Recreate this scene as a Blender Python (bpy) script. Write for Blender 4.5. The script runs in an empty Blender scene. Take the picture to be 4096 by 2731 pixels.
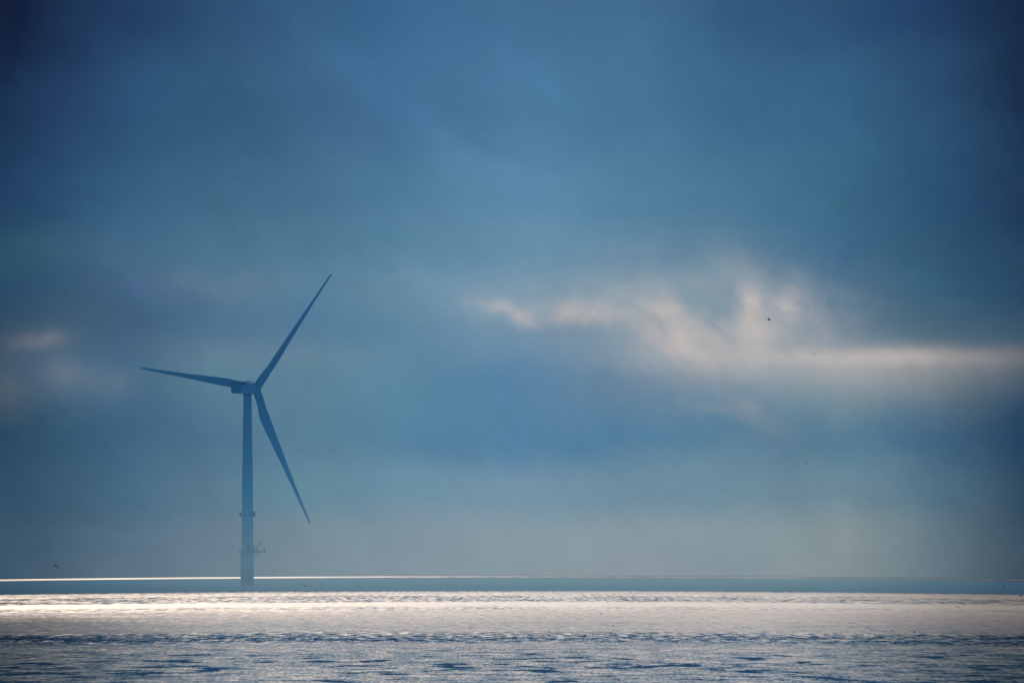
import bpy, bmesh, math, random
from mathutils import Vector, Matrix
random.seed(7)
S = bpy.context.scene
COL = S.collection
R = math.radians

# ------------------------------------------------------------------ view data
CAM_H = 6.0          # eye height above the sea, metres
FPX = 45511.0        # 400 mm lens on a 36 mm sensor, in photo pixels (4096 wide)
HOR = 2297.0         # row of the horizon in the photograph
PITCH = math.atan((HOR - 1365.5) / FPX)

def at(px, py, D):
    """point at distance D that the photograph shows at (px, py)"""
    v = Vector(((px - 2048.0) / FPX, 1.0, (1365.5 - py) / FPX))
    v = Matrix.Rotation(PITCH, 3, 'X') @ v
    return Vector((0, 0, CAM_H)) + v * (D / v.y)

def lin(c):
    return tuple(((x / 255) / 12.92 if x / 255 <= 0.04045 else ((x / 255 + 0.055) / 1.055) ** 2.4) for x in c)

# ------------------------------------------------------------------ node helpers
class X:
    """a float socket with arithmetic"""
    nt = None
    def __init__(s, sock): s.s = sock
    @staticmethod
    def m(op, *a, clamp=False):
        n = X.nt.nodes.new('ShaderNodeMath'); n.operation = op; n.use_clamp = clamp
        for i, v in enumerate(a):
            if isinstance(v, X): X.nt.links.new(v.s, n.inputs[i])
            else: n.inputs[i].default_value = v
        return X(n.outputs[0])
    def __add__(s, o): return X.m('ADD', s, o)
    __radd__ = __add__
    def __sub__(s, o): return X.m('SUBTRACT', s, o)
    def __rsub__(s, o): return X.m('SUBTRACT', o, s)
    def __mul__(s, o): return X.m('MULTIPLY', s, o)
    __rmul__ = __mul__
    def __truediv__(s, o): return X.m('DIVIDE', s, o)
    def __rtruediv__(s, o): return X.m('DIVIDE', o, s)

def smooth(v, a, b):
    n = X.nt.nodes.new('ShaderNodeMapRange'); n.interpolation_type = 'SMOOTHSTEP'
    X.nt.links.new(v.s, n.inputs['Value'])
    n.inputs['From Min'].default_value = a; n.inputs['From Max'].default_value = b
    return X(n.outputs['Result'])

def noise(x, y, z=0.0, detail=3.0, rough=0.5, dist=0.0):
    c = X.nt.nodes.new('ShaderNodeCombineXYZ')
    for i, v in enumerate((x, y, z)):
        if isinstance(v, X): X.nt.links.new(v.s, c.inputs[i])
        else: c.inputs[i].default_value = v
    n = X.nt.nodes.new('ShaderNodeTexNoise'); n.noise_dimensions = '3D'
    X.nt.links.new(c.outputs[0], n.inputs['Vector'])
    n.inputs['Scale'].default_value = 1.0
    n.inputs['Detail'].default_value = detail
    n.inputs['Roughness'].default_value = rough
    n.inputs['Distortion'].default_value = dist
    return X(n.outputs['Fac'])

def ramp(v, stops, interp='LINEAR'):
    """stops: (position, sRGB 0-255 tuple or float)"""
    n = X.nt.nodes.new('ShaderNodeValToRGB'); n.color_ramp.interpolation = interp
    e = n.color_ramp.elements
    while len(e) < len(stops): e.new(0.5)
    for i, (p, c) in enumerate(sorted(stops, key=lambda q: q[0])):
        e[i].position = p
        e[i].color = (c, c, c, 1) if isinstance(c, (int, float)) else (*lin(c), 1)
    X.nt.links.new(v.s, n.inputs['Fac'])
    return n.outputs['Color']

def framp(v, stops, interp='LINEAR'): return X(ramp(v, stops, interp))

def mixc(f, a, b, mode='MIX'):
    n = X.nt.nodes.new('ShaderNodeMix'); n.data_type = 'RGBA'; n.blend_type = mode
    n.clamp_factor = True
    for v, i in ((f, 0), (a, 6), (b, 7)):
        if isinstance(v, X): X.nt.links.new(v.s, n.inputs[i])
        elif isinstance(v, bpy.types.NodeSocket): X.nt.links.new(v, n.inputs[i])
        elif i == 0: n.inputs[0].default_value = v
        else: n.inputs[i].default_value = (*v, 1)
    return n.outputs[2]

def scalec(c, f):
    n = X.nt.nodes.new('ShaderNodeVectorMath'); n.operation = 'SCALE'
    if isinstance(c, bpy.types.NodeSocket): X.nt.links.new(c, n.inputs[0])
    else: n.inputs[0].default_value = c
    if isinstance(f, X): X.nt.links.new(f.s, n.inputs['Scale'])
    else: n.inputs['Scale'].default_value = f
    return n.outputs[0]

# ------------------------------------------------------------------ world: overcast sea sky
SUN_EL, SUN_AZ = R(19), R(-13)      # sun hidden high behind the cloud, left of the turbine
W = bpy.data.worlds.new('World'); S.world = W; W.use_nodes = True
nt = W.node_tree; nt.nodes.clear(); X.nt = nt
tc = nt.nodes.new('ShaderNodeTexCoord')
sp = nt.nodes.new('ShaderNodeSeparateXYZ'); nt.links.new(tc.outputs['Generated'], sp.inputs[0])
dx, dy, dz = (X(o) for o in sp.outputs)
DEG = 180 / math.pi
A = X.m('ARCTAN2', dx, dy) * DEG            # azimuth, degrees, 0 = north (+Y)
E = X.m('ARCSINE', dz) * DEG                # elevation, degrees

# low-frequency cloud deck: columns of the cloud bank (azimuth) by elevation
def az(px): return math.degrees(math.atan((px * 4096 / 2352 - 2048) / FPX))
def el(py): return math.degrees(math.atan((HOR - py * 4096 / 2352) / FPX))
ROWS = [0, 225, 450, 575, 660, 760, 870, 1010, 1135, 1230, 1319]
TAB = {
 0:    [(14,30,62),(17,45,79),(24,61,98),(39,81,103),(35,73,103),(45,75,101),(60,83,105),(35,73,99),(45,81,108),(56,85,109),(60,87,109)],
 150:  [(21,51,87),(30,63,105),(33,75,115),(50,93,121),(48,87,117),(60,91,117),(74,102,127),(48,89,117),(59,95,120),(72,99,121),(76,101,121)],
 300:  [(27,61,103),(36,83,123),(45,93,128),(60,102,135),(58,97,135),(60,97,128),(66,104,135),(56,100,133),(71,109,134),(88,115,137),(94,117,135)],
 500:  [(37,79,119),(45,91,128),(60,108,141),(70,118,147),(81,118,147),(76,116,147),(89,128,151),(74,116,145),(91,125,148),(108,129,147),(110,131,147)],
 700:  [(45,91,133),(56,102,143),(68,114,149),(76,124,155),(85,130,158),(80,124,156),(89,132,156),(87,130,155),(101,139,160),(122,143,157),(126,145,157)],
 900:  [(48,100,145),(58,108,151),(72,122,158),(81,130,162),(101,142,169),(89,134,162),(87,134,162),(81,128,158),(105,143,166),(130,151,165),(134,151,163)],
 1176: [(60,108,151),(66,118,158),(87,138,174),(101,146,175),(118,154,179),(107,144,173),(81,130,167),(78,128,164),(117,149,170),(138,157,167),(140,157,165)],
 1476: [(58,106,149),(62,116,155),(78,128,160),(103,140,167),(126,156,173),(128,154,173),(107,138,164),(80,130,164),(111,145,166),(142,157,166),(142,155,163)],
 1676: [(43,91,131),(52,104,145),(68,118,151),(85,128,156),(105,142,164),(116,144,164),(122,146,164),(89,130,158),(109,143,162),(136,153,163),(136,151,161)],
 1926: [(37,81,121),(45,97,135),(54,106,137),(60,108,143),(68,112,143),(91,124,147),(122,144,156),(85,126,151),(111,141,158),(138,153,157),(138,151,155)],
 2126: [(27,63,107),(35,77,115),(37,85,121),(45,91,123),(50,97,127),(74,106,128),(105,126,139),(64,104,135),(79,113,134),(102,123,137),(102,121,133)],
 2352: [(16,41,71),(19,45,77),(25,57,94),(33,71,101),(33,71,101),(52,83,109),(45,75,101),(31,67,98),(45,75,100),(58,81,101),(62,83,101)],
}
w1 = noise(A * 0.9, E * 1.6, 3.1, 4, 0.55)
w2 = noise(A * 1.1, E * 1.5, 9.7, 4, 0.55)
w3 = noise(A * 3.2, E * 5.0, 5.3, 4, 0.6)
Aw = A + (w1 - 0.5) * 0.42 + (w3 - 0.5) * 0.10
Ew = E + ((w2 - 0.5) * 0.36 + (w3 - 0.5) * 0.12) * smooth(E, 0.05, 0.6)
EN = 3.1
epos = X.m('DIVIDE', Ew, EN, clamp=True)
cur = None
keys = sorted(TAB)
for i, k in enumerate(keys):
    st = [(max(0, min(1, el(y) / EN)), c) for y, c in zip(ROWS, TAB[k])]
    rc = ramp(epos, st, 'EASE')
    if cur is None: cur = rc
    else: cur = mixc(X.m('DIVIDE', Aw - az(keys[i - 1]), az(k) - az(keys[i - 1]), clamp=True), cur, rc)
deck = cur

# warm sunlit cloud rags in the gap of the deck
def blob(px, py, rx, ry, rot=0, warp=0.6):
    """soft patch, given in the photo's 2352-wide frame, stored as azimuth / elevation"""
    k = 1 / 456.0                                     # degrees per unit
    ax, ey = az(px), el(py)
    u = A + (w3 - 0.5) * 0.20 * warp + (w1 - 0.5) * 0.08 * warp - ax
    v = E + (w4 - 0.5) * 0.20 * warp - ey
    c, s = math.cos(R(rot)), math.sin(R(rot))
    p = (u * c + v * s) * (1 / (rx * k)); q = (v * c - u * s) * (1 / (ry * k))
    r2 = p * p + q * q
    return X.m('EXPONENT', r2 * -1.0)
w4 = noise(A * 3.4, E * 3.8, 12.9, 4, 0.6)
fine = noise(A * 5.0 + E * 1.6, E * 5.5, 1.7, 4, 0.5, 0.4)
lightd = 1.0 + (blob(790,140,170,44,-42) + blob(1260,200,140,40,-46) + blob(980,300,190,34,-30) * 0.8 + blob(1480,90,90,80,0) * 0.5) * 0.09 * (0.5 + w3)
deck = scalec(deck, lightd)
hs_n = nt.nodes.new('ShaderNodeHueSaturation'); hs_n.inputs['Saturation'].default_value = 0.93; hs_n.inputs['Value'].default_value = 0.96
nt.links.new(deck, hs_n.inputs['Color']); deck = mixc(1.0, hs_n.outputs[0], (0.93, 0.975, 0.975), 'MULTIPLY')
fineS = smooth(fine, 0.25, 0.75)
warm = [  # px, py, rx, ry, rot, strength
 (1325,716,50,24,-4,.56),(1345,715,110,46,0,.13),(1188,724,48,19,-24,.36),(1140,702,60,18,-14,.18),(1420,716,80,26,-2,.16),(1260,706,220,48,0,.13),
 (1500,735,34,46,16,.24),(1568,718,48,28,-20,.30),(1585,796,92,44,-6,.44),(1560,765,76,60,0,.30),(1600,820,190,50,0,.20),
 (1732,690,30,34,-10,.42),(1716,735,30,54,0,.30),(1752,768,44,30,0,.24),(1806,696,34,42,-10,.30),(1822,716,34,26,0,.18),(1850,730,110,76,-20,.16),
 (1700,780,210,70,-4,.22),(1980,820,250,19,0,.36),(2120,818,210,24,0,.22),(1880,836,220,40,0,.24),(2330,824,170,34,0,.16),(2080,850,300,52,0,.18),
 (1640,670,280,70,-2,.14),(1700,620,70,56,-30,.08),(1470,690,50,50,10,.08),
 (100,776,64,18,0,.12),(60,784,100,28,0,.06),(150,862,54,36,0,.10),(262,880,56,36,0,.06),(10,900,50,60,0,.08),
 (1718,930,42,16,-14,.12),(1650,938,80,15,-14,.08),(1765,970,70,30,-30,.07),(460,650,190,40,-2,.04),(640,812,240,40,-3,.05),
]
wf = None
for b in warm:
    t = blob(*b[:5], warp=(0.25 if b[2] > 120 else 0.65)) * b[5]
    t = t * ((0.88 + fineS * 0.24) if b[1] > 800 else (0.55 + fineS * 0.9))
    wf = t if wf is None else 1.0 - (1.0 - wf) * (1.0 - t)
vig = 1.0 - smooth(X.m('ABSOLUTE', A), 1.9, 2.75) * 0.50
peach = scalec(lin((210,197,189)), vig)
deck = mixc(wf, deck, peach)
# long slanting drifts in the deck
dr = noise(A * 1.5 + E * 1.0, E * 0.55 - A * 0.35, 17.0, 4, 0.55)
deck = scalec(deck, 0.83 + dr * 0.34)
mott = noise(A * 14, E * 14, 4.4, 3, 0.6)
deck = scalec(deck, 0.955 + mott * 0.09)
tint = noise(A * 5, E * 6, 8.8, 2, 0.5)
deck = mixc(tint, mixc(1.0, deck, (0.985, 1.008, 1.0), 'MULTIPLY'), mixc(1.0, deck, (1.02, 0.992, 1.0), 'MULTIPLY'))

# unseen sky above the view: added dark-to-bright colour scale for the sea to mirror
hp = X.m('DIVIDE', E, 16.0, clamp=True)
def hs(stops): return [(e / 16.0, c) for e, c in stops]
high = ramp(hp, hs([(2.8,(56,100,146)),(3.6,(34,64,96)),(4.9,(38,72,104)),(5.7,(72,100,126)),(7.0,(126,139,150)),(8.4,(163,162,165)),
                    (9.8,(206,195,190)),(11.2,(250,238,230)),(16,(255,255,252))]))
e_edge = smooth(X.m('ABSOLUTE', A), 1.15, 2.75)
right = smooth(A, -0.4, 2.6)
left = smooth(A * -1.0, -0.6, 2.6)
f_low = 1.0 - e_edge * 0.66  # side darkening put into the added sky colours
f_high = (0.92 + left * 0.42) * (1.0 - right * 0.30) * (1.0 - smooth(A, 1.4, 2.7) * 0.55)
hm = smooth(E, 8.6, 11.0)
high = scalec(high, f_low * (1.0 - hm) + f_high * hm)
high = mixc(hm * left, high, mixc(1.0, high, (1.08, 0.99, 0.88), 'MULTIPLY'))
front = mixc(smooth(E, 2.95, 3.35), deck, high)

sky = nt.nodes.new('ShaderNodeTexSky'); sky.sky_type = 'NISHITA'; sky.sun_disc = False
sky.sun_elevation = SUN_EL; sky.sun_rotation = SUN_AZ
sky.air_density = 1.6; sky.dust_density = 2.0; sky.ozone_density = 3.0
nish = scalec(sky.outputs[0], 0.07)
# beyond the cloud bank the ordinary sky takes over
m_out = X.m('MAXIMUM', smooth(E, 15.0, 24.0), smooth(X.m('ABSOLUTE', A), 12.0, 40.0))
tot = mixc(m_out, front, nish)
bg = nt.nodes.new('ShaderNodeBackground'); nt.links.new(tot, bg.inputs['Color']); bg.inputs['Strength'].default_value = 1.0
wo = nt.nodes.new('ShaderNodeOutputWorld'); nt.links.new(bg.outputs[0], wo.inputs['Surface'])

# ------------------------------------------------------------------ sun lamp
sl = bpy.data.lights.new('sun', 'SUN'); sl.energy = 2.0; sl.angle = R(0.5); sl.color = (1.0, 0.93, 0.84)
so = bpy.data.objects.new('sun', sl); COL.objects.link(so)
sd = Vector((math.sin(SUN_AZ) * math.cos(SUN_EL), math.cos(SUN_AZ) * math.cos(SUN_EL), math.sin(SUN_EL)))
so.rotation_euler = sd.to_track_quat('Z', 'Y').to_euler()

# ------------------------------------------------------------------ materials
def new_mat(name):
    m = bpy.data.materials.new(name); m.use_nodes = True
    m.node_tree.nodes.clear(); X.nt = m.node_tree
    return m, m.node_tree

def finish(nt, shader):
    o = nt.nodes.new('ShaderNodeOutputMaterial'); nt.links.new(shader, o.inputs['Surface'])

def pos():
    g = X.nt.nodes.new('ShaderNodeNewGeometry'); s = X.nt.nodes.new('ShaderNodeSeparateXYZ')
    X.nt.links.new(g.outputs['Position'], s.inputs[0])
    return [X(o) for o in s.outputs]

def hazy_paint(name, base, rough=0.45, keep=0.30, tint=1.0, streaks=0.12):
    """painted surface with sea haze mixed in as emission, thickest near the water"""
    m, nt = new_mat(name)
    x, y, z = pos()
    b = nt.nodes.new('ShaderNodeBsdfPrincipled')
    n = noise(x * 0.8, y * 0.8, z * 0.15, 4, 0.6)
    c = mixc(n, tuple(v * (1 - streaks) for v in base), tuple(min(1, v * (1 + streaks * .5)) for v in base))
    nt.links.new(c, b.inputs['Base Color']); b.inputs['Roughness'].default_value = rough
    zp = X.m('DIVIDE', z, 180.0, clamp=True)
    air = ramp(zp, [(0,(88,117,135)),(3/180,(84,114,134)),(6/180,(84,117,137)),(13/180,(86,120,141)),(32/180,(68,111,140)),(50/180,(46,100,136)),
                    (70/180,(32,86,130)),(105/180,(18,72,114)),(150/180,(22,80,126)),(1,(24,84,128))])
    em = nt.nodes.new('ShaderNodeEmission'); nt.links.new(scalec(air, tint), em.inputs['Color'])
    T = keep * (1.0 - 0.80 * X.m('EXPONENT', z * (-1 / 34.0)))      # share of lit paint; the rest is painted haze glow
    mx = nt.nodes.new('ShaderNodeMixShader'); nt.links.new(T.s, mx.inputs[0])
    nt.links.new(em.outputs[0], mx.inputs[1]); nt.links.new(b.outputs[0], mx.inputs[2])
    finish(nt, mx.outputs[0]); return m

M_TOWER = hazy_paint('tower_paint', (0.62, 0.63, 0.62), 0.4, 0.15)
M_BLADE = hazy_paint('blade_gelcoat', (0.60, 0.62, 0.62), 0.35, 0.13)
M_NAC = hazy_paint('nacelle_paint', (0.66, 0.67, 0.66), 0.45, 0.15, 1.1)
M_REAR_SHADE = hazy_paint('nacelle_rear_shaded', (0.30, 0.31, 0.32), 0.5, 0.16, 0.98)  # darker copy of the nacelle paint, shade of the rear face
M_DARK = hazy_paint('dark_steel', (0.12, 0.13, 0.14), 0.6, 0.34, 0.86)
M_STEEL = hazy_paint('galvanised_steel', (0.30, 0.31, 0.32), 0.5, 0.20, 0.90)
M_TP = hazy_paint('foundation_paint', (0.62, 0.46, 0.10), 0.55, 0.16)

def feather(name, k):
    m, nt = new_mat(name)
    x, y, z = pos()
    b = nt.nodes.new('ShaderNodeBsdfPrincipled')
    n = noise(x * 6, y * 6, z * 6, 3)
    nt.links.new(mixc(n, (0.02, 0.025, 0.03), (0.06, 0.065, 0.07)), b.inputs['Base Color'])
    b.inputs['Roughness'].default_value = 0.8
    em = nt.nodes.new('ShaderNodeEmission'); em.inputs['Color'].default_value = (*lin((22, 52, 92)), 1)  # blue haze glow mixed into the plumage
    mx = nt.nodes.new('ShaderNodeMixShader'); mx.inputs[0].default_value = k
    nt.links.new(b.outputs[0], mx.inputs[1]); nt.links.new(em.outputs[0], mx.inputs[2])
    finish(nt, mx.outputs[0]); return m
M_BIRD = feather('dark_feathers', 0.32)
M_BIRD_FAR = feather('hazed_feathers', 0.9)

# ---- sea: a mirror of the sky; bright and dark bands are put into the wave slope
M_SEA, nt = new_mat('sea_water')
x, y, z = pos()
yy = X.m('MAXIMUM', y, 80.0)
t = (CAM_H * FPX) / yy                       # distance scale: large near, 0 at the horizon
ly = X.m('LOGARITHM', yy, math.e)
arc = x / yy; bow = arc * arc * 6900.0       # bends the brightness bands by viewing direction
wob = noise(x * 0.02, ly * 2.0, 0.3, 4, 0.6) - 0.5
t2 = t - bow + wob * 5.0 * smooth(t, 25, 90)
tp = X.m('DIVIDE', t2, 480.0, clamp=True)
def tr(stops): return [(a / 480.0, b) for a, b in stops]
nF = noise(x * 0.80, ly * 42, 7.2, 4, 0.66)                 # far ripples
nC = noise(x * 0.05, ly * 14, 27.0, 3, 0.5)                 # clumps of ripples
t3 = t2 + (nF - 0.5) * 15.0 * smooth(t, 55, 66)
tq = X.m('DIVIDE', t3, 480.0, clamp=True)
base = framp(tq, tr([(0,0.0),(5.2,0.0),(5.4,.84),(12.8,.84),(13.0,.004),(22,.010),(45,.017),(61,.023),(64,.023),(64.3,.52),(70,.70),(80,.74),(88,.645),(106,.62),(110,.80),
                     (124,.79),(131,.70),(140,.715),(160,.675),(190,.63),(228,.60),(236,.45),(262,.45),(275,.54),(300,.545),(330,.515),(400,.50),(480,.49)]))
amp = framp(tp, tr([(0,0.0),(62,0.0),(70,.30),(80,.55),(86,1.25),(104,1.25),(109,.26),(124,.26),(129,.70),(137,.50),(142,.24),(165,.20),(225,.26),
                    (234,1.0),(262,.95),(276,.34),(310,.34),(400,.38),(480,.42)]))
nA = noise(x * 0.45, ly * 52, 2.2, 3, 0.58)                 # ripples
nB = noise(x * 0.95, ly * 70, 5.2, 3, 0.6)                  # broken ripples in the blue band
nG = noise(x * 4.2, ly * 100, 4.2, 3, 0.7)                   # small chop and glitter
nD = noise(x * 0.38, ly * 38, 11.2, 3, 0.5)                 # wave troughs
nE = noise(x * 0.10, ly * 16, 15.2, 2, 0.5)
near = smooth(t, 140, 230); nearer = smooth(t, 265, 300)
nR = nF * (1.0 - near) + near * (nB * (1.0 - nearer) + nA * nearer)
v = base + (nR - 0.5) * amp * 1.5 + (nC - 0.5) * amp * 0.5 + (nG - 0.5) * (amp * 0.35 + 0.36 * smooth(t, 200, 300) + 0.22) * smooth(t, 64, 70)
trough = smooth(nD, 0.53, 0.66) * smooth(nE, 0.40, 0.56)
v = v - trough * (0.05 * smooth(t, 140, 200) + 0.34 * smooth(t, 285, 350))
dash = smooth(noise(x * 0.5, ly * 70, 21.0, 3, 0.5), 0.60, 0.70)
v = v - dash * 0.13 * smooth(t, 140, 170) * (1.0 - nearer)
edge_dim = smooth(X.m('ABSOLUTE', arc), 0.018, 0.046)  # darkening toward the view edges, put into the wave slope
v = v - edge_dim * 0.07 * near
v = X.m('MINIMUM', X.m('MAXIMUM', v, framp(tq, tr([(0,0.0),(64,.0),(64.3,.26),(480,.27)]))), framp(tp, tr([(0,1.0),(110,1.0),(180,.85),(300,.70),(480,.66)])))
# the glitter line on the horizon breaks up
line = smooth(t3, 5.1, 5.5) * (1.0 - smooth(t3, 12.7, 13.1))
v = v - line * smooth(noise(x * 0.045, ly * 3.0, 31.0, 5, 0.8), 0.44, 0.60) * 0.16 - line * 0.24 * smooth(arc, -0.022, 0.012)
slope = v * 0.1228
nx = (noise(x * 2.0, ly * 120, 41.0, 2) - 0.5) * (0.006 + 0.034 * (1.0 - smooth(t, 64, 70)) * smooth(t, 15, 20))
cn = nt.nodes.new('ShaderNodeCombineXYZ')
nt.links.new(nx.s, cn.inputs[0]); nt.links.new((slope * -1.0).s, cn.inputs[1]); cn.inputs[2].default_value = 1.0
nm = nt.nodes.new('ShaderNodeVectorMath'); nm.operation = 'NORMALIZE'; nt.links.new(cn.outputs[0], nm.inputs[0])
gl = nt.nodes.new('ShaderNodeBsdfGlossy'); gl.inputs['Roughness'].default_value = 0.0
gl.inputs['Color'].default_value = (0.97, 0.98, 0.98, 1)
nt.links.new(nm.outputs[0], gl.inputs['Normal'])
# far-water mist painted in as emission, darkened toward the sides
mist_glow = ramp(X.m('ABSOLUTE', arc + 0.000) * (1 / 0.05), [(0,(98,128,142)),(.35,(96,126,141)),(.55,(90,120,136)),(.75,(72,102,122)),(.92,(52,80,104)),(1,(46,74,98))])
me_ = nt.nodes.new('ShaderNodeEmission'); nt.links.new(scalec(mist_glow, (1.16 - 0.22 * smooth(t3, 14, 60)) * (0.93 + 0.14 * noise(x * 0.004, ly * 26, 51.0, 4, 0.6))), me_.inputs['Color'])
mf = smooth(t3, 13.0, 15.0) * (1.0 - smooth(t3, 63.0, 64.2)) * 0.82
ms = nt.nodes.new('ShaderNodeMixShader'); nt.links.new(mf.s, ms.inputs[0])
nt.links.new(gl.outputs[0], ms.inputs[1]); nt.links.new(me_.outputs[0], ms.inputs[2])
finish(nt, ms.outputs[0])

# ------------------------------------------------------------------ object helpers
def tag(o, label=None, cat=None, group=None, kind=None):
    for k, v in (('label', label), ('category', cat), ('group', group), ('kind', kind)):
        if v: o[k] = v
    return o

def mesh_obj(name, bm, mat, parent=None, smooth_f=True, bevel=0):
    if bevel:
        bmesh.ops.bevel(bm, geom=bm.edges[:], offset=bevel, segments=3, affect='EDGES', profile=0.6)
    bmesh.ops.recalc_face_normals(bm, faces=bm.faces[:])
    me = bpy.data.meshes.new(name); bm.to_mesh(me); bm.free()
    me.materials.append(mat)
    if smooth_f:
        for p in me.polygons: p.use_smooth = True
        me.set_sharp_from_angle(angle=R(40))
    o = bpy.data.objects.new(name, me); COL.objects.link(o)
    if parent: o.parent = parent
    return o

def ring_loft(bm, rings, cap=True):
    vs = [[bm.verts.new(p) for p in r] for r in rings]
    n = len(vs[0])
    for a, b in zip(vs, vs[1:]):
        for i in range(n):
            bm.faces.new((a[i], a[(i + 1) % n], b[(i + 1) % n], b[i]))
    if cap:
        bm.faces.new(vs[0][::-1]); bm.faces.new(vs[-1])

def lathe(bm, prof, seg=40, cx=0, cy=0, cap=True):
    ring_loft(bm, [[(cx + r * math.cos(2 * math.pi * i / seg), cy + r * math.sin(2 * math.pi * i / seg), z) for i in range(seg)] for r, z in prof], cap)

def box(bm, c, s, rot=None):
    vs = []
    for a in (-1, 1):
        for b in (-1, 1):
            for d in (-1, 1):
                p = Vector((a * s[0] / 2, b * s[1] / 2, d * s[2] / 2))
                if rot: p = rot @ p
                vs.append(bm.verts.new(Vector(c) + p))
    for f in ((0,1,3,2),(4,6,7,5),(0,4,5,1),(2,3,7,6),(0,2,6,4),(1,5,7,3)):
        bm.faces.new([vs[i] for i in f])

def tube(bm, pts, r, seg=8):
    pts = [Vector(p) for p in pts]; rings = []
    for i, p in enumerate(pts):
        d = (pts[min(i + 1, len(pts) - 1)] - pts[max(i - 1, 0)]).normalized()
        up = Vector((0, 0, 1)) if abs(d.z) < .9 else Vector((1, 0, 0))
        a = d.cross(up).normalized(); b = d.cross(a).normalized()
        rr = r[i] if isinstance(r, (list, tuple)) else r
        rings.append([p + (a * math.cos(2 * math.pi * k / seg) + b * math.sin(2 * math.pi * k / seg)) * rr for k in range(seg)])
    ring_loft(bm, rings)

# ------------------------------------------------------------------ the sea sheet
bm = bmesh.new()
ys = [-3000, 60, 300, 600, 900, 1500, 3000, 6000, 12000, 30000, 90000, 400000]
vv = []
for yv in ys:
    wv = 40000 if yv < 20000 else yv * 1.5
    vv.append([bm.verts.new((wv * s, yv, 0)) for s in (-1, -.3, -.05, .05, .3, 1)])
for a, b in zip(vv, vv[1:]):
    for i in range(5): bm.faces.new((a[i], a[i + 1], b[i + 1], b[i]))
sea = mesh_obj('sea', bm, M_SEA, smooth_f=False); tag(sea, kind='structure')

# ------------------------------------------------------------------ the turbine
D_T = 6000.0
MPX = D_T / FPX
base_pt = at(989.5, 2342, D_T)
tx = base_pt.x
T = bpy.data.objects.new('wind_turbine', None); COL.objects.link(T)
T.location = (tx, D_T, 0)
tag(T, 'three bladed offshore wind turbine standing in the misty sea', 'wind turbine')
def zz(py): return CAM_H + (HOR - py) * MPX          # height of a row at the turbine

# foundation (transition piece) and tower
bm = bmesh.new()
lathe(bm, [(3.36, -6), (3.36, 1), (3.36, 8), (3.34, zz(2216)), (3.5, zz(2215)), (3.5, zz(2213))], 48)
found = mesh_obj('foundation', bm, M_TP, T)
z0, z1 = zz(2213), zz(1573)
bm = bmesh.new()
lathe(bm, [(3.12, z0), (3.02, z0 + 6), (2.98, zz(2070)), (2.96, zz(1980)), (2.62, zz(1800)), (2.30, zz(1660)), (2.15, z1)], 48)
tower = mesh_obj('tower', bm, M_TOWER, T)
for k, py in enumerate((1980, 1780)):
    bm = bmesh.new(); r = 3.0 if k == 0 else 2.64
    lathe(bm, [(r, zz(py) - .12), (r + .06, zz(py) - .1), (r + .06, zz(py) + .1), (r, zz(py) + .12)], 48)
    mesh_obj('flange', bm, M_TOWER, tower)
# tower door above the platform
bm = bmesh.new(); box(bm, (0.6, -3.06, zz(2206) + 2.2), (1.0, .12, 2.3)); mesh_obj('door', bm, M_DARK, tower, bevel=.03)

def railing(bm, r, zb, h, n, a0=0, a1=2 * math.pi, rr=.07):
    pts = [(r * math.cos(a0 + (a1 - a0) * i / n), r * math.sin(a0 + (a1 - a0) * i / n)) for i in range(n + 1)]
    for px, py in pts: tube(bm, [(px, py, zb), (px, py, zb + h)], rr, 6)
    for hh in (h, h * .55): tube(bm, [(px, py, zb + hh) for px, py in pts], rr, 6)

# upper service ring with its screens
zu0, zu1 = zz(2065), zz(2047)
up = bpy.data.objects.new('service_platform', None); COL.objects.link(up); up.parent = T; up.location = (0, 0, zu0)
def part_ring(name, r0, r1, za, zb, a0, a1, mat, parent, n=28):
    bm = bmesh.new(); rings = []
    for i in range(n + 1):
        a = a0 + (a1 - a0) * i / n; c, s = math.cos(a), math.sin(a)
        rings.append([(r0 * c, r0 * s, za), (r1 * c, r1 * s, za), (r1 * c, r1 * s, zb), (r0 * c, r0 * s, zb)])
    ring_loft(bm, rings); return mesh_obj(name, bm, mat, parent, smooth_f=False)
part_ring('deck', 3.0, 4.2, .1, .35, 0, 1.999 * math.pi, M_STEEL, up, 48)
for a0, a1 in ((R(-62), R(38)), (R(150), R(200))):
    part_ring('screen', 4.02, 4.15, .36, zu1 - zu0, a0, a1, M_DARK, up)
bm = bmesh.new(); railing(bm, 4.15, .3, 1.3, 28); mesh_obj('railing', bm, M_STEEL, up)

# main working platform with laydown arm, crane and brackets
zp0 = zz(2214)
pl = bpy.data.objects.new('working_platform', None); COL.objects.link(pl); pl.parent = T; pl.location = (0, 0, zp0)
part_ring('deck', 3.4, 4.35, .3, .75, 0, 1.999 * math.pi, M_STEEL, pl, 48)
bm = bmesh.new(); railing(bm, 4.3, .75, 1.35, 26, R(20), R(340)); mesh_obj('railing', bm, M_STEEL, pl)
bm = bmesh.new()
box(bm, (6.7, 0, .95), (5.0, 3.0, .42)); box(bm, (8.8, 0, 1.55), (.4, 3.0, .55))
mesh_obj('laydown_deck', bm, M_STEEL, pl, False)
bm = bmesh.new()
for sy in (-1.45, 1.45):
    tube(bm, [(4.2, sy, 2.2), (9.0, sy, 2.35)], .07, 6)
    for xx in (4.4, 5.6, 6.8, 8.0, 9.0): tube(bm, [(xx, sy, 1.1), (xx, sy, 2.35)], .07, 6)
tube(bm, [(9.0, -1.45, 2.35), (9.0, 1.45, 2.35)], .08, 6)
tube(bm, [(9.05, 0, 1.2), (9.2, 0, 3.1)], .22, 6)
mesh_obj('railing', bm, M_STEEL, pl)
bm = bmesh.new()
for sy in (-1.3, 1.3): tube(bm, [(6.6, sy, .9), (3.3, sy * .6, -1.9)], .2, 8)
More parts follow.
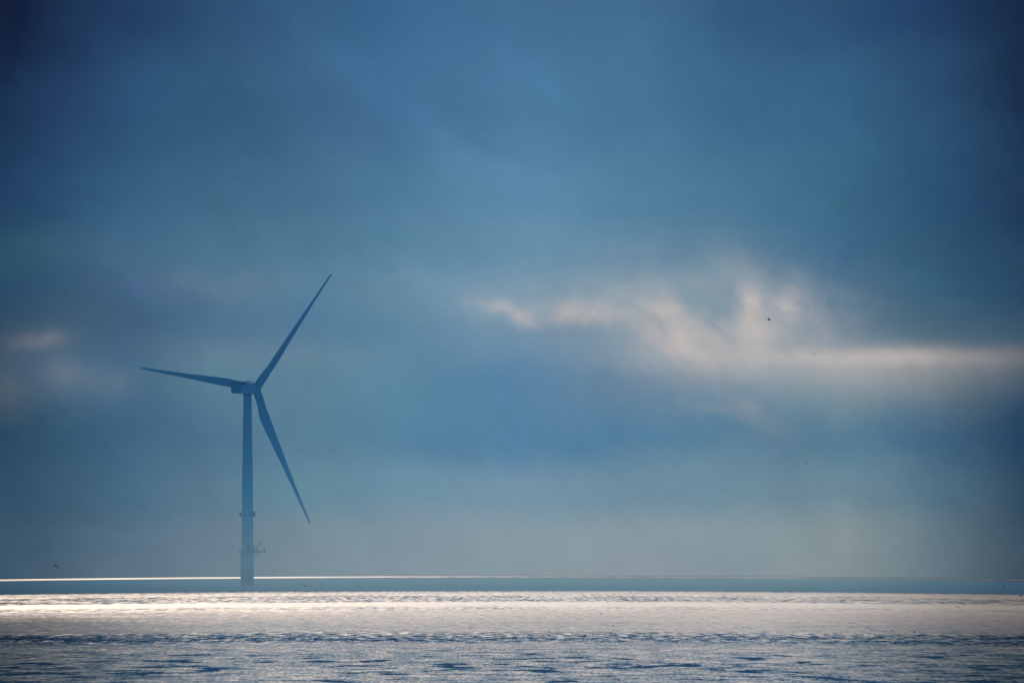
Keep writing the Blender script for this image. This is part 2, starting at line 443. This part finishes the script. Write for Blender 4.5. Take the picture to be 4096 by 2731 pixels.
mesh_obj('bracket', bm, M_STEEL, pl)
cr = bpy.data.objects.new('davit_crane', None); COL.objects.link(cr); cr.parent = pl; cr.location = (4.7, -1.0, .75)
bm = bmesh.new(); tube(bm, [(0, 0, 0), (0, 0, 1.6), (.15, 0, 2.3)], [.34, .3, .26], 10); mesh_obj('post', bm, M_STEEL, cr)
bm = bmesh.new(); tube(bm, [(.1, 0, 1.6), (.7, 0, 3.3), (1.9, 0, 4.6), (3.1, 0, 5.7)], [.26, .22, .2, .14], 8); mesh_obj('boom', bm, M_STEEL, cr)
bm = bmesh.new(); box(bm, (3.45, -.9, 3.0), (.95, 1.3, 3.2)); mesh_obj('cabinet', bm, M_TOWER, pl, bevel=.08)
# boat landing fenders on the foundation
bm = bmesh.new()
for sy in (-1.1, 1.1):
    tube(bm, [(-3.0, sy - 2.2, zp0 - .2), (-3.3, sy - 2.2, zp0 - 1.2), (-3.3, sy - 2.2, -3)], .2, 8)
for k in range(16): tube(bm, [(-3.3, -3.3, .6 + k), (-3.3, -1.1, .6 + k)], .06, 6)
mesh_obj('boat_landing', bm, M_TP, T)

# nacelle: local frame with +X along the rotor axis (pointing right and away)
PSI = math.atan2(0.842, 0.54)
nac = bpy.data.objects.new('nacelle', None); COL.objects.link(nac); nac.parent = T
NZ = zz(1553)
nac.location = (0, 0, NZ); nac.rotation_euler = (0, 0, PSI)
TILT = R(4.3)
def superellipse(xc, hw, hh, zc=0, n=40, p=4.5):
    out = []
    for i in range(n):
        a = 2 * math.pi * i / n; c, s = math.cos(a), math.sin(a)
        out.append((xc, hw * math.copysign(abs(c) ** (2 / p), c), zc + hh * math.copysign(abs(s) ** (2 / p), s)))
    return out
bm = bmesh.new()
prof = [(-11.25, 2.5, 2.0, .05), (-11.1, 2.9, 2.4, .02), (-10.6, 3.15, 2.7, 0), (-9.5, 3.25, 2.82, 0), (-4, 3.25, 2.86, 0), (1.5, 3.25, 2.86, 0),
        (3.5, 3.1, 2.8, .02), (5.0, 2.75, 2.6, .12), (5.6, 2.4, 2.35, .2)]
ring_loft(bm, [superellipse(a, b, c, d, p=(5 if a < 4 else 3)) for a, b, c, d in prof])
shell = mesh_obj('housing', bm, M_NAC, nac)
bm = bmesh.new(); ring_loft(bm, [superellipse(-11.36, 2.7, 2.25, .02, p=5), superellipse(-11.2, 2.85, 2.4, .02, p=5), superellipse(-10.9, 3.1, 2.68, 0, p=5), superellipse(-10.5, 3.26, 2.84, 0, p=5), superellipse(-10.45, 3.15, 2.75, 0, p=5)]); mesh_obj('rear_shade_shell', bm, M_REAR_SHADE, nac)  # added shell that carries the painted shade of the rear
bm = bmesh.new(); box(bm, (-9.2, 0, 2.55), (4.2, 7.5, 1.5)); mesh_obj('cooler', bm, M_DARK, nac, bevel=.15)
bm = bmesh.new()
for sy in (-3.1, 3.1):
    for k in range(9): tube(bm, [(-6.8 + k * 1.0, sy, 2.7), (-6.8 + k * 1.0, sy, 3.75)], .07, 6)
    for hz in (3.75, 3.25): tube(bm, [(-6.8, sy, hz), (1.2, sy, hz)], .07, 6)
tube(bm, [(1.2, -3.1, 3.75), (1.2, 3.1, 3.75)], .07, 6)
mesh_obj('railing', bm, M_STEEL, nac)
bm = bmesh.new(); box(bm, (-3.0, 0.3, 3.1), (4.6, 3.6, .6)); mesh_obj('roof_hatch', bm, M_NAC, nac, bevel=.1)
bm = bmesh.new()
tube(bm, [(-2.2, -1.4, 3.2), (-2.2, -1.4, 5.0)], .07, 6); tube(bm, [(-2.2, -1.9, 4.7), (-2.2, -.9, 4.7)], .05, 6)
mesh_obj('wind_sensor', bm, M_DARK, nac)
bm = bmesh.new(); lathe(bm, [(2.2, -3.6), (2.5, -2.9), (2.5, -2.5)], 40); mesh_obj('yaw_bearing', bm, M_DARK, nac)

# rotor: local +X = axis, tilted up
rot = bpy.data.objects.new('rotor', None); COL.objects.link(rot); rot.parent = T
HUB = 7.8
hub_c = Vector((math.cos(PSI) * HUB, math.sin(PSI) * HUB, zz(1555)))
rot.location = hub_c
rot.rotation_euler = Matrix.Rotation(PSI, 3, 'Z').to_4x4().to_3x3().__matmul__(Matrix.Rotation(-TILT, 3, 'Y')).to_euler()
bm = bmesh.new()
ring_loft(bm, [[(a, r * math.cos(2 * math.pi * i / 40), r * math.sin(2 * math.pi * i / 40)) for i in range(40)]
               for a, r in ((-2.3, 2.0), (-2.1, 2.35), (-1.0, 2.6), (.6, 2.55), (1.6, 2.2), (2.3, 1.6), (2.7, .9), (2.85, .2))])
mesh_obj('hub', bm, M_NAC, rot)

RT = 76.8
def chord(s):   # along span 0..1
    pts = [(0, 4.5), (.03, 4.5), (.08, 4.6), (.14, 4.95), (.20, 5.3), (.27, 5.0), (.40, 4.0), (.60, 2.75), (.80, 1.75), (.93, 1.3), (.98, 1.0), (1.0, .5)]
    for (a, b), (c, d) in zip(pts, pts[1:]):
        if a <= s <= c:
            u = (s - a) / (c - a); return b + (d - b) * (u * u * (3 - 2 * u) * .5 + u * .5)
    return pts[-1][1]
def lerp(a, b, t): return a + (b - a) * max(0, min(1, t))
def blade_mesh():
    """span along +Z, trailing edge along -Y, axis forward +X"""
    bm = bmesh.new(); rings = []
    N, K = 44, 28
    for j in range(N + 1):
        s = j / N; s = s ** .92
        r = lerp(1.7, RT, s); c = chord(s)
        airf = max(0, min(1, (s - .03) / .15)); airf = airf * airf * (3 - 2 * airf)
        thick = lerp(1.0, .36, min(1, s / .16)) if s < .16 else lerp(.36, .18, (s - .16) / .6)
        pitch = R(lerp(26, 4, s ** .8) + 7)
        fwd = 2.0 * s + 2.6 * s * s
        ring = []
        for k in range(K):
            a = 2 * math.pi * k / K
            # circle
            yc, xc = .5 * c * math.cos(a), .5 * c * math.sin(a)
            # airfoil: nose at -Y (30% of the chord ahead of the axis)
            u = .5 * (1 + math.cos(a))                        # 0 nose, 1 tail
            th = 5 * thick * c * (.2969 * math.sqrt(u) - .126 * u - .3516 * u * u + .2843 * u ** 3 - .1015 * u ** 4)
            ya = (u - .30) * c; xa = (th if math.sin(a) >= 0 else -th)
            yv = yc + (ya - yc) * airf; xv = xc + (xa - xc) * airf
            # pitch: tail swings downwind (-X)
            X2 = xv * math.cos(pitch) - yv * math.sin(pitch) * airf
            Y2 = yv * (math.cos(pitch) * airf + (1 - airf)) + xv * math.sin(pitch) * airf
            ring.append((X2 + fwd, -Y2, r))
        rings.append(ring)
    ring_loft(bm, rings); return bm
bl = None
for k, phi in enumerate((51.5, 171.5, 291.5)):
    if bl is None:
        bl = mesh_obj('blade', blade_mesh(), M_BLADE, rot); b = bl
    else:
        b = bl.copy(); COL.objects.link(b); b.parent = rot
    # image right in rotor frame is -Y (lateral to the right), image up is +Z
    p = R(phi)
    span = Vector((0, -math.cos(p), math.sin(p)))
    tail = Vector((0, -math.sin(p), -math.cos(p)))      # clockwise side as seen from the camera
    fw = Vector((1, 0, 0))
    m3 = Matrix((fw, -tail, span)).transposed()
    b.rotation_mode = 'QUATERNION'
    if m3.determinant() < 0: print('WARN mirrored blade')
    b.rotation_quaternion = m3.to_quaternion()
    bm2 = None

# ------------------------------------------------------------------ seabirds
def bird_mesh(wl, wr, bend=0.0, bodylen=.55, fold=1.0, tailup=0):
    """gull: flies along +Y; wl/wr = dihedral of left/right wing in degrees; bend = droop of the hand"""
    bm = bmesh.new()
    L = bodylen
    prof = [(-.62, .012, -.01), (-.5, .05, 0), (-.34, .06, 0), (-.15, .085, -.01), (.08, .095, -.015), (.26, .075, 0), (.36, .05, .02), (.44, .055, .035), (.52, .045, .03), (.56, .02, .02), (.63, .006, .01)]
    ring_loft(bm, [[(r * math.cos(2 * math.pi * i / 10) * (2.0 if q < -.45 else 1), q * L * 1.0, zc + r * math.sin(2 * math.pi * i / 10) * (.35 if q < -.45 else 1)) for i in range(10)] for q, r, zc in prof])
    for sgn, d in ((-1, wl), (1, wr)):
        rings = []
        a = R(d); cx, cz = sgn * .05, .03
        stations = [(0, .21, 0), (.22, .2, 0), (.42, .17, 1), (.56, .11, 1), (.66, .03, 1)]
        px, pz, last = cx, cz, 0
        for s_, c_, hnd in stations:
            s_ = s_ * fold
            ang = a if not hnd else a - R(bend)
            px += sgn * (s_ - last) * math.cos(ang); pz += (s_ - last) * math.sin(ang); last = s_
            sweep = .05 * L - (.12 * s_ if hnd else -.05 * s_)
            th = .018 * (1 - s_ * .9)
            rings.append([(px, sweep + c_ * .5, pz), (px, sweep + c_ * .15, pz + th), (px, sweep - c_ * .5, pz), (px, sweep + c_ * .15, pz - th)])
        ring_loft(bm, rings)
    return bm
GR = 'seabirds flying low over the sea'
def bird(px, py, D, size, wl, wr, bend, yaw, roll, pitch, label, mat=M_BIRD, fold=1.0):
    o = mesh_obj('seabird', bird_mesh(wl, wr, bend, fold=fold), mat)
    o.location = at(px, py, D); o.scale = (size,) * 3
    o.rotation_euler = (R(pitch), R(roll), R(yaw))
    tag(o, label, 'bird', GR)
    return o
# px, py: where the photograph shows it;  D: distance in metres
bird(3078,1279,2000,1.15, 30,28,20, 60, 12,-12, 'dark seabird with raised wings, in front of the brightest cloud right of centre')
bird(3259,1417,2300,1.0, 8,-2,18, 4, 4,0, 'seabird gliding with drooped wings over the long pale cloud streak at right', M_BIRD_FAR)
bird(3225,1850,2600,.95, -10,-32,20, 30, 20,0, 'small seabird in the blue sky below the pale cloud streak, at right', M_BIRD_FAR)
bird(223,2260,1800,.95, -18,-8,46, 50, 14,0, 'dark seabird with curved down wings just above the glinting horizon at far left')
bird(4032,726,2400,1.1, 6,10,26, 0, -4,0, 'seabird gliding high in the dark sky near the right edge')
bird(2094,2098,2800,.85, -60,-60,0, 5, 0,10, 'tiny dot of a seabird in the pale haze above the horizon near the centre', M_BIRD_FAR, .6)
bird(1220,2341,2450,1.25, 14,10,12, 0, 0,0, 'faint seabird with wide spread wings low over water, right of the turbine base', M_BIRD_FAR)
bird(1712,2321,2800,.95, -12,-22,30, 10, 8,0, 'faint arched seabird just under the horizon line, left of the centre', M_BIRD_FAR)
bird(4016,2339,2300,.7, -30,-40,10, 70, 20,0, 'small dark seabird over the grey water band near the right edge')
bird(4084,2380,1900,1.1, -4,-8,10, 78, 0,-6, 'dark elongated seabird at the right edge where the bright water begins')
bird(3854,2413,1700,.62, -14,-24,20, 30, 14,0, 'right hand one of two small seabirds over the bright water, far right')
bird(3831,2425,1600,.62, -20,-24,26, 25, 8,0, 'left hand lower one of two small seabirds over the bright water, far right')
bird(81,2551,820,.52, 36,12,10, 50, -18,20, 'dark seabird banking with one wing up at the lower left edge')
bird(2452,2498,1100,.38, -20,-34,20, 40, 10,0, 'tiny seabird over pale calm water, right of the centre')
bird(2404,2453,1400,.36, 40,30,10, 50, 0,20, 'speck of a seabird over bright water, a little right of the centre')
bird(1289,2686,640,.28, -40,-50,10, 20, 0,10, 'tiny dark seabird low over the nearest waves, left half of the picture', fold=.6)
bird(3535,2524,1050,.36, 10,4,20, 20, 0,0, 'leftmost of three tiny seabirds above the dark rippled lane at right')
bird(3568,2524,1050,.34, 50,60,0, 60, 0,20, 'middle one of three tiny seabirds above the dark rippled lane at right', fold=.6)
bird(3657,2527,1050,.36, -24,-34,10, 60, 10,0, 'rightmost of three tiny seabirds above the dark rippled lane at right')
bird(1882,2509,1150,.30, -30,-20,10, 40, 0,0, 'speck of a seabird over grey calm water just left of the centre')
bird(3229,2421,1900,.40, -20,-30,10, 40, 0,0, 'speck of a seabird over the cream coloured glare, right half of the picture')
bird(3091,2422,1900,.36, 30,20,10, 30, 0,0, 'tiniest speck of a seabird over the cream glare, left of a similar one')

# ------------------------------------------------------------------ camera and render settings
cd = bpy.data.cameras.new('camera'); cam = bpy.data.objects.new('camera', cd); COL.objects.link(cam)
cam.location = (0, 0, CAM_H); cam.rotation_euler = (R(90) + PITCH, 0, 0)
cd.lens = 400; cd.sensor_width = 36; cd.sensor_fit = 'HORIZONTAL'; cd.clip_start = 1; cd.clip_end = 1e6
S.camera = cam
S.view_settings.view_transform = 'Standard'; S.view_settings.look = 'None'; S.view_settings.exposure = 0
S.render.dither_intensity = 1.6
S.cycles.use_denoising = False
S.cycles.max_bounces = 4
